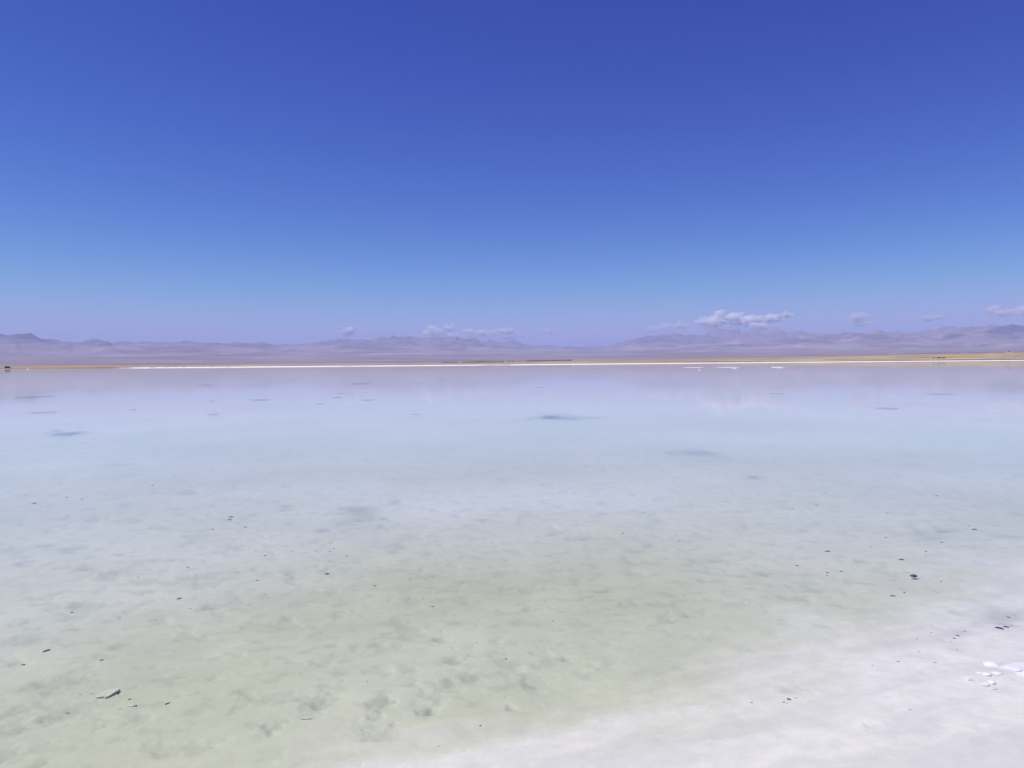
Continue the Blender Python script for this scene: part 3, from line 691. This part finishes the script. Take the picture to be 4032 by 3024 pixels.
# mast with a small hut and dark bushes at the centre
rm = 1500; x, y, z, t = plain_at(1985, rm)
Hm = (hor(1985) - 1415.5) / F * rm + CAMZ - z
e = empty('mast', (x, y, z), -t); tag(e, 'thin tall white mast on the far shore near the picture centre', 'mast')
bm = bmesh.new(); bmesh.ops.create_cone(bm, cap_ends=True, segments=10, radius1=.42, radius2=.26, depth=Hm, matrix=Matrix.Translation((0, 0, Hm / 2))); bm_obj('pole', bm, M_WALLW, e)
bm = bmesh.new(); box(bm, -.6, .6, -.6, .6, 0, .35, .1); bm_obj('base', bm, M_WALLW, e, False)
M_BUSH = simple_mat('dark_foliage', (0.04, 0.05, 0.04), (0.09, 0.10, 0.07), .8, .95)
M_BARK = simple_mat('bark', (0.06, 0.045, 0.035), (0.10, 0.08, 0.06), 3, .95)
def clump(bm, cx, cy, cz, rx, ry, rz, n, seed, ls=.4):
    rd = random.Random(seed)
    for _ in range(n):
        d_ = Vector((rd.gauss(0, 1), rd.gauss(0, 1), rd.gauss(0, 1))).normalized() * (rd.random() ** .4)
        p_ = Vector((cx + d_.x * rx, cy + d_.y * ry, cz + d_.z * rz)); q_ = Matrix.Rotation(rd.uniform(0, 6.3), 3, 'Z') @ Matrix.Rotation(rd.uniform(0, 3.1), 3, 'X')
        s_ = ls * rd.uniform(.6, 1.3); bm.faces.new([bm.verts.new(p_ + q_ @ Vector(c_) * s_) for c_ in ((-1, -.6, 0), (1, -.5, .1), (.9, .6, 0), (-.8, .5, -.1))])
def tree(px, r_, h_, w_, label):
    x, y, z, t = plain_at(px, r_); e = empty('small_tree', (x, y, z), -t); tag(e, label, 'tree', 'lone dark trees on the far plain')
    bm = bmesh.new(); bmesh.ops.create_cone(bm, cap_ends=True, segments=8, radius1=.25, radius2=.12, depth=h_ * .6, matrix=Matrix.Translation((0, 0, h_ * .3)))
    for a_ in (0, 2.1, 4.2): bmesh.ops.create_cone(bm, cap_ends=True, segments=6, radius1=.1, radius2=.03, depth=h_ * .4, matrix=Matrix.Translation((math.cos(a_) * w_ * .15, math.sin(a_) * w_ * .15, h_ * .6)) @ Matrix.Rotation(a_, 4, 'Z') @ Matrix.Rotation(.6, 4, 'Y'))
    bm_obj('trunk', bm, M_BARK, e)
    bm = bmesh.new(); clump(bm, 0, 0, h_ * .6, w_ * .5, w_ * .5, h_ * .4, 260, px, .38); bm_obj('crown', bm, M_BUSH, e, False)
tree(1982, 1700, 2.6, 2.6, 'small dark tree just left of the thin white mast')
tree(2006, 2400, 5.0, 3.4, 'dark tree right of the thin white mast')
tree(2020, 3000, 4.2, 6, 'second dark tree right of the thin white mast, wider and lower')

# shelter belts: far woods that read as one mass each
def belt(x0, x1, py, ht, r_, name='tree_belt'):
    bm = bmesh.new(); n_ = max(6, int((x1 - x0) * .9)); rd = random.Random(int(x0))
    for k_ in range(n_):
        px = x0 + (x1 - x0) * k_ / (n_ - 1); x, y, z, t = plain_at(px, r_); _, _, zz = at_dist(px, py if isinstance(py, (int, float)) else py[0] + (py[1] - py[0]) * k_ / (n_ - 1), r_)
        hgt = ht / F * r_ * rd.uniform(.7, 1.2); base = min(z, zz); topz = max(z + 2.0, zz + hgt * .5)
        w_ = (x1 - x0) / n_ / F * r_
        bmesh.ops.create_cone(bm, cap_ends=True, segments=5, radius1=.3, radius2=.15, depth=(topz - z) * .8, matrix=Matrix.Translation((x, y, z + (topz - z) * .35)))
        clump(bm, x, y, (z + topz) / 2 + .5, w_ * .8, w_ * .8, max(1.2, (topz - z) / 2), 30, k_ + int(x0), max(.8, w_ * .3))
    o = bm_obj(name, bm, M_BUSH, None, False); tag(o, kind='stuff'); return o
for a, lab in ((belt(1742, 1801, 1427.5, 2.6, 3600), 'left dark belt of far trees beyond the central shore'), (belt(1822, 1908, (1427, 1423.5), 3, 3900), 'longer dark belt of far trees left of the white mast'),
    (belt(1908, 1984, 1424, .9, 4300), 'thin low row of far trees just left of the mast'), (belt(2075, 2250, (1421, 1416.5), 1.3, 4600), 'thin long row of far trees right of the mast'),
    (belt(1783, 1892, (1408, 1409), 1.5, 9000), 'thin dark line of trees on the far plain below the central mountains'), (belt(1940, 1992, (1400, 1401), 1.5, 10000), 'short thin dark line of trees high on the plain under the mountains')):
    tag(a, lab, 'trees')

# ------------------------------------------------------------------ haze
HZ = 26500.0; HT = 700.0
m = NT('haze_air'); pv = m.n('ShaderNodeVolumePrincipled')
pv.inputs['Color'].default_value = (0.57, 0.65, 1.0, 1); pv.inputs['Density'].default_value = 6.0e-5; pv.inputs['Anisotropy'].default_value = 0.0
m.l(pv.outputs[0], m.out.inputs['Volume']); m.m.cycles.volume_sampling = 'DISTANCE'; m.m.cycles.homogeneous_volume = True
bm = bmesh.new(); box(bm, -HZ, HZ, -HZ, HZ, -1.5, HT)
hz = bm_obj('haze', bm, m.m, None, False); tag(hz, kind='stuff')
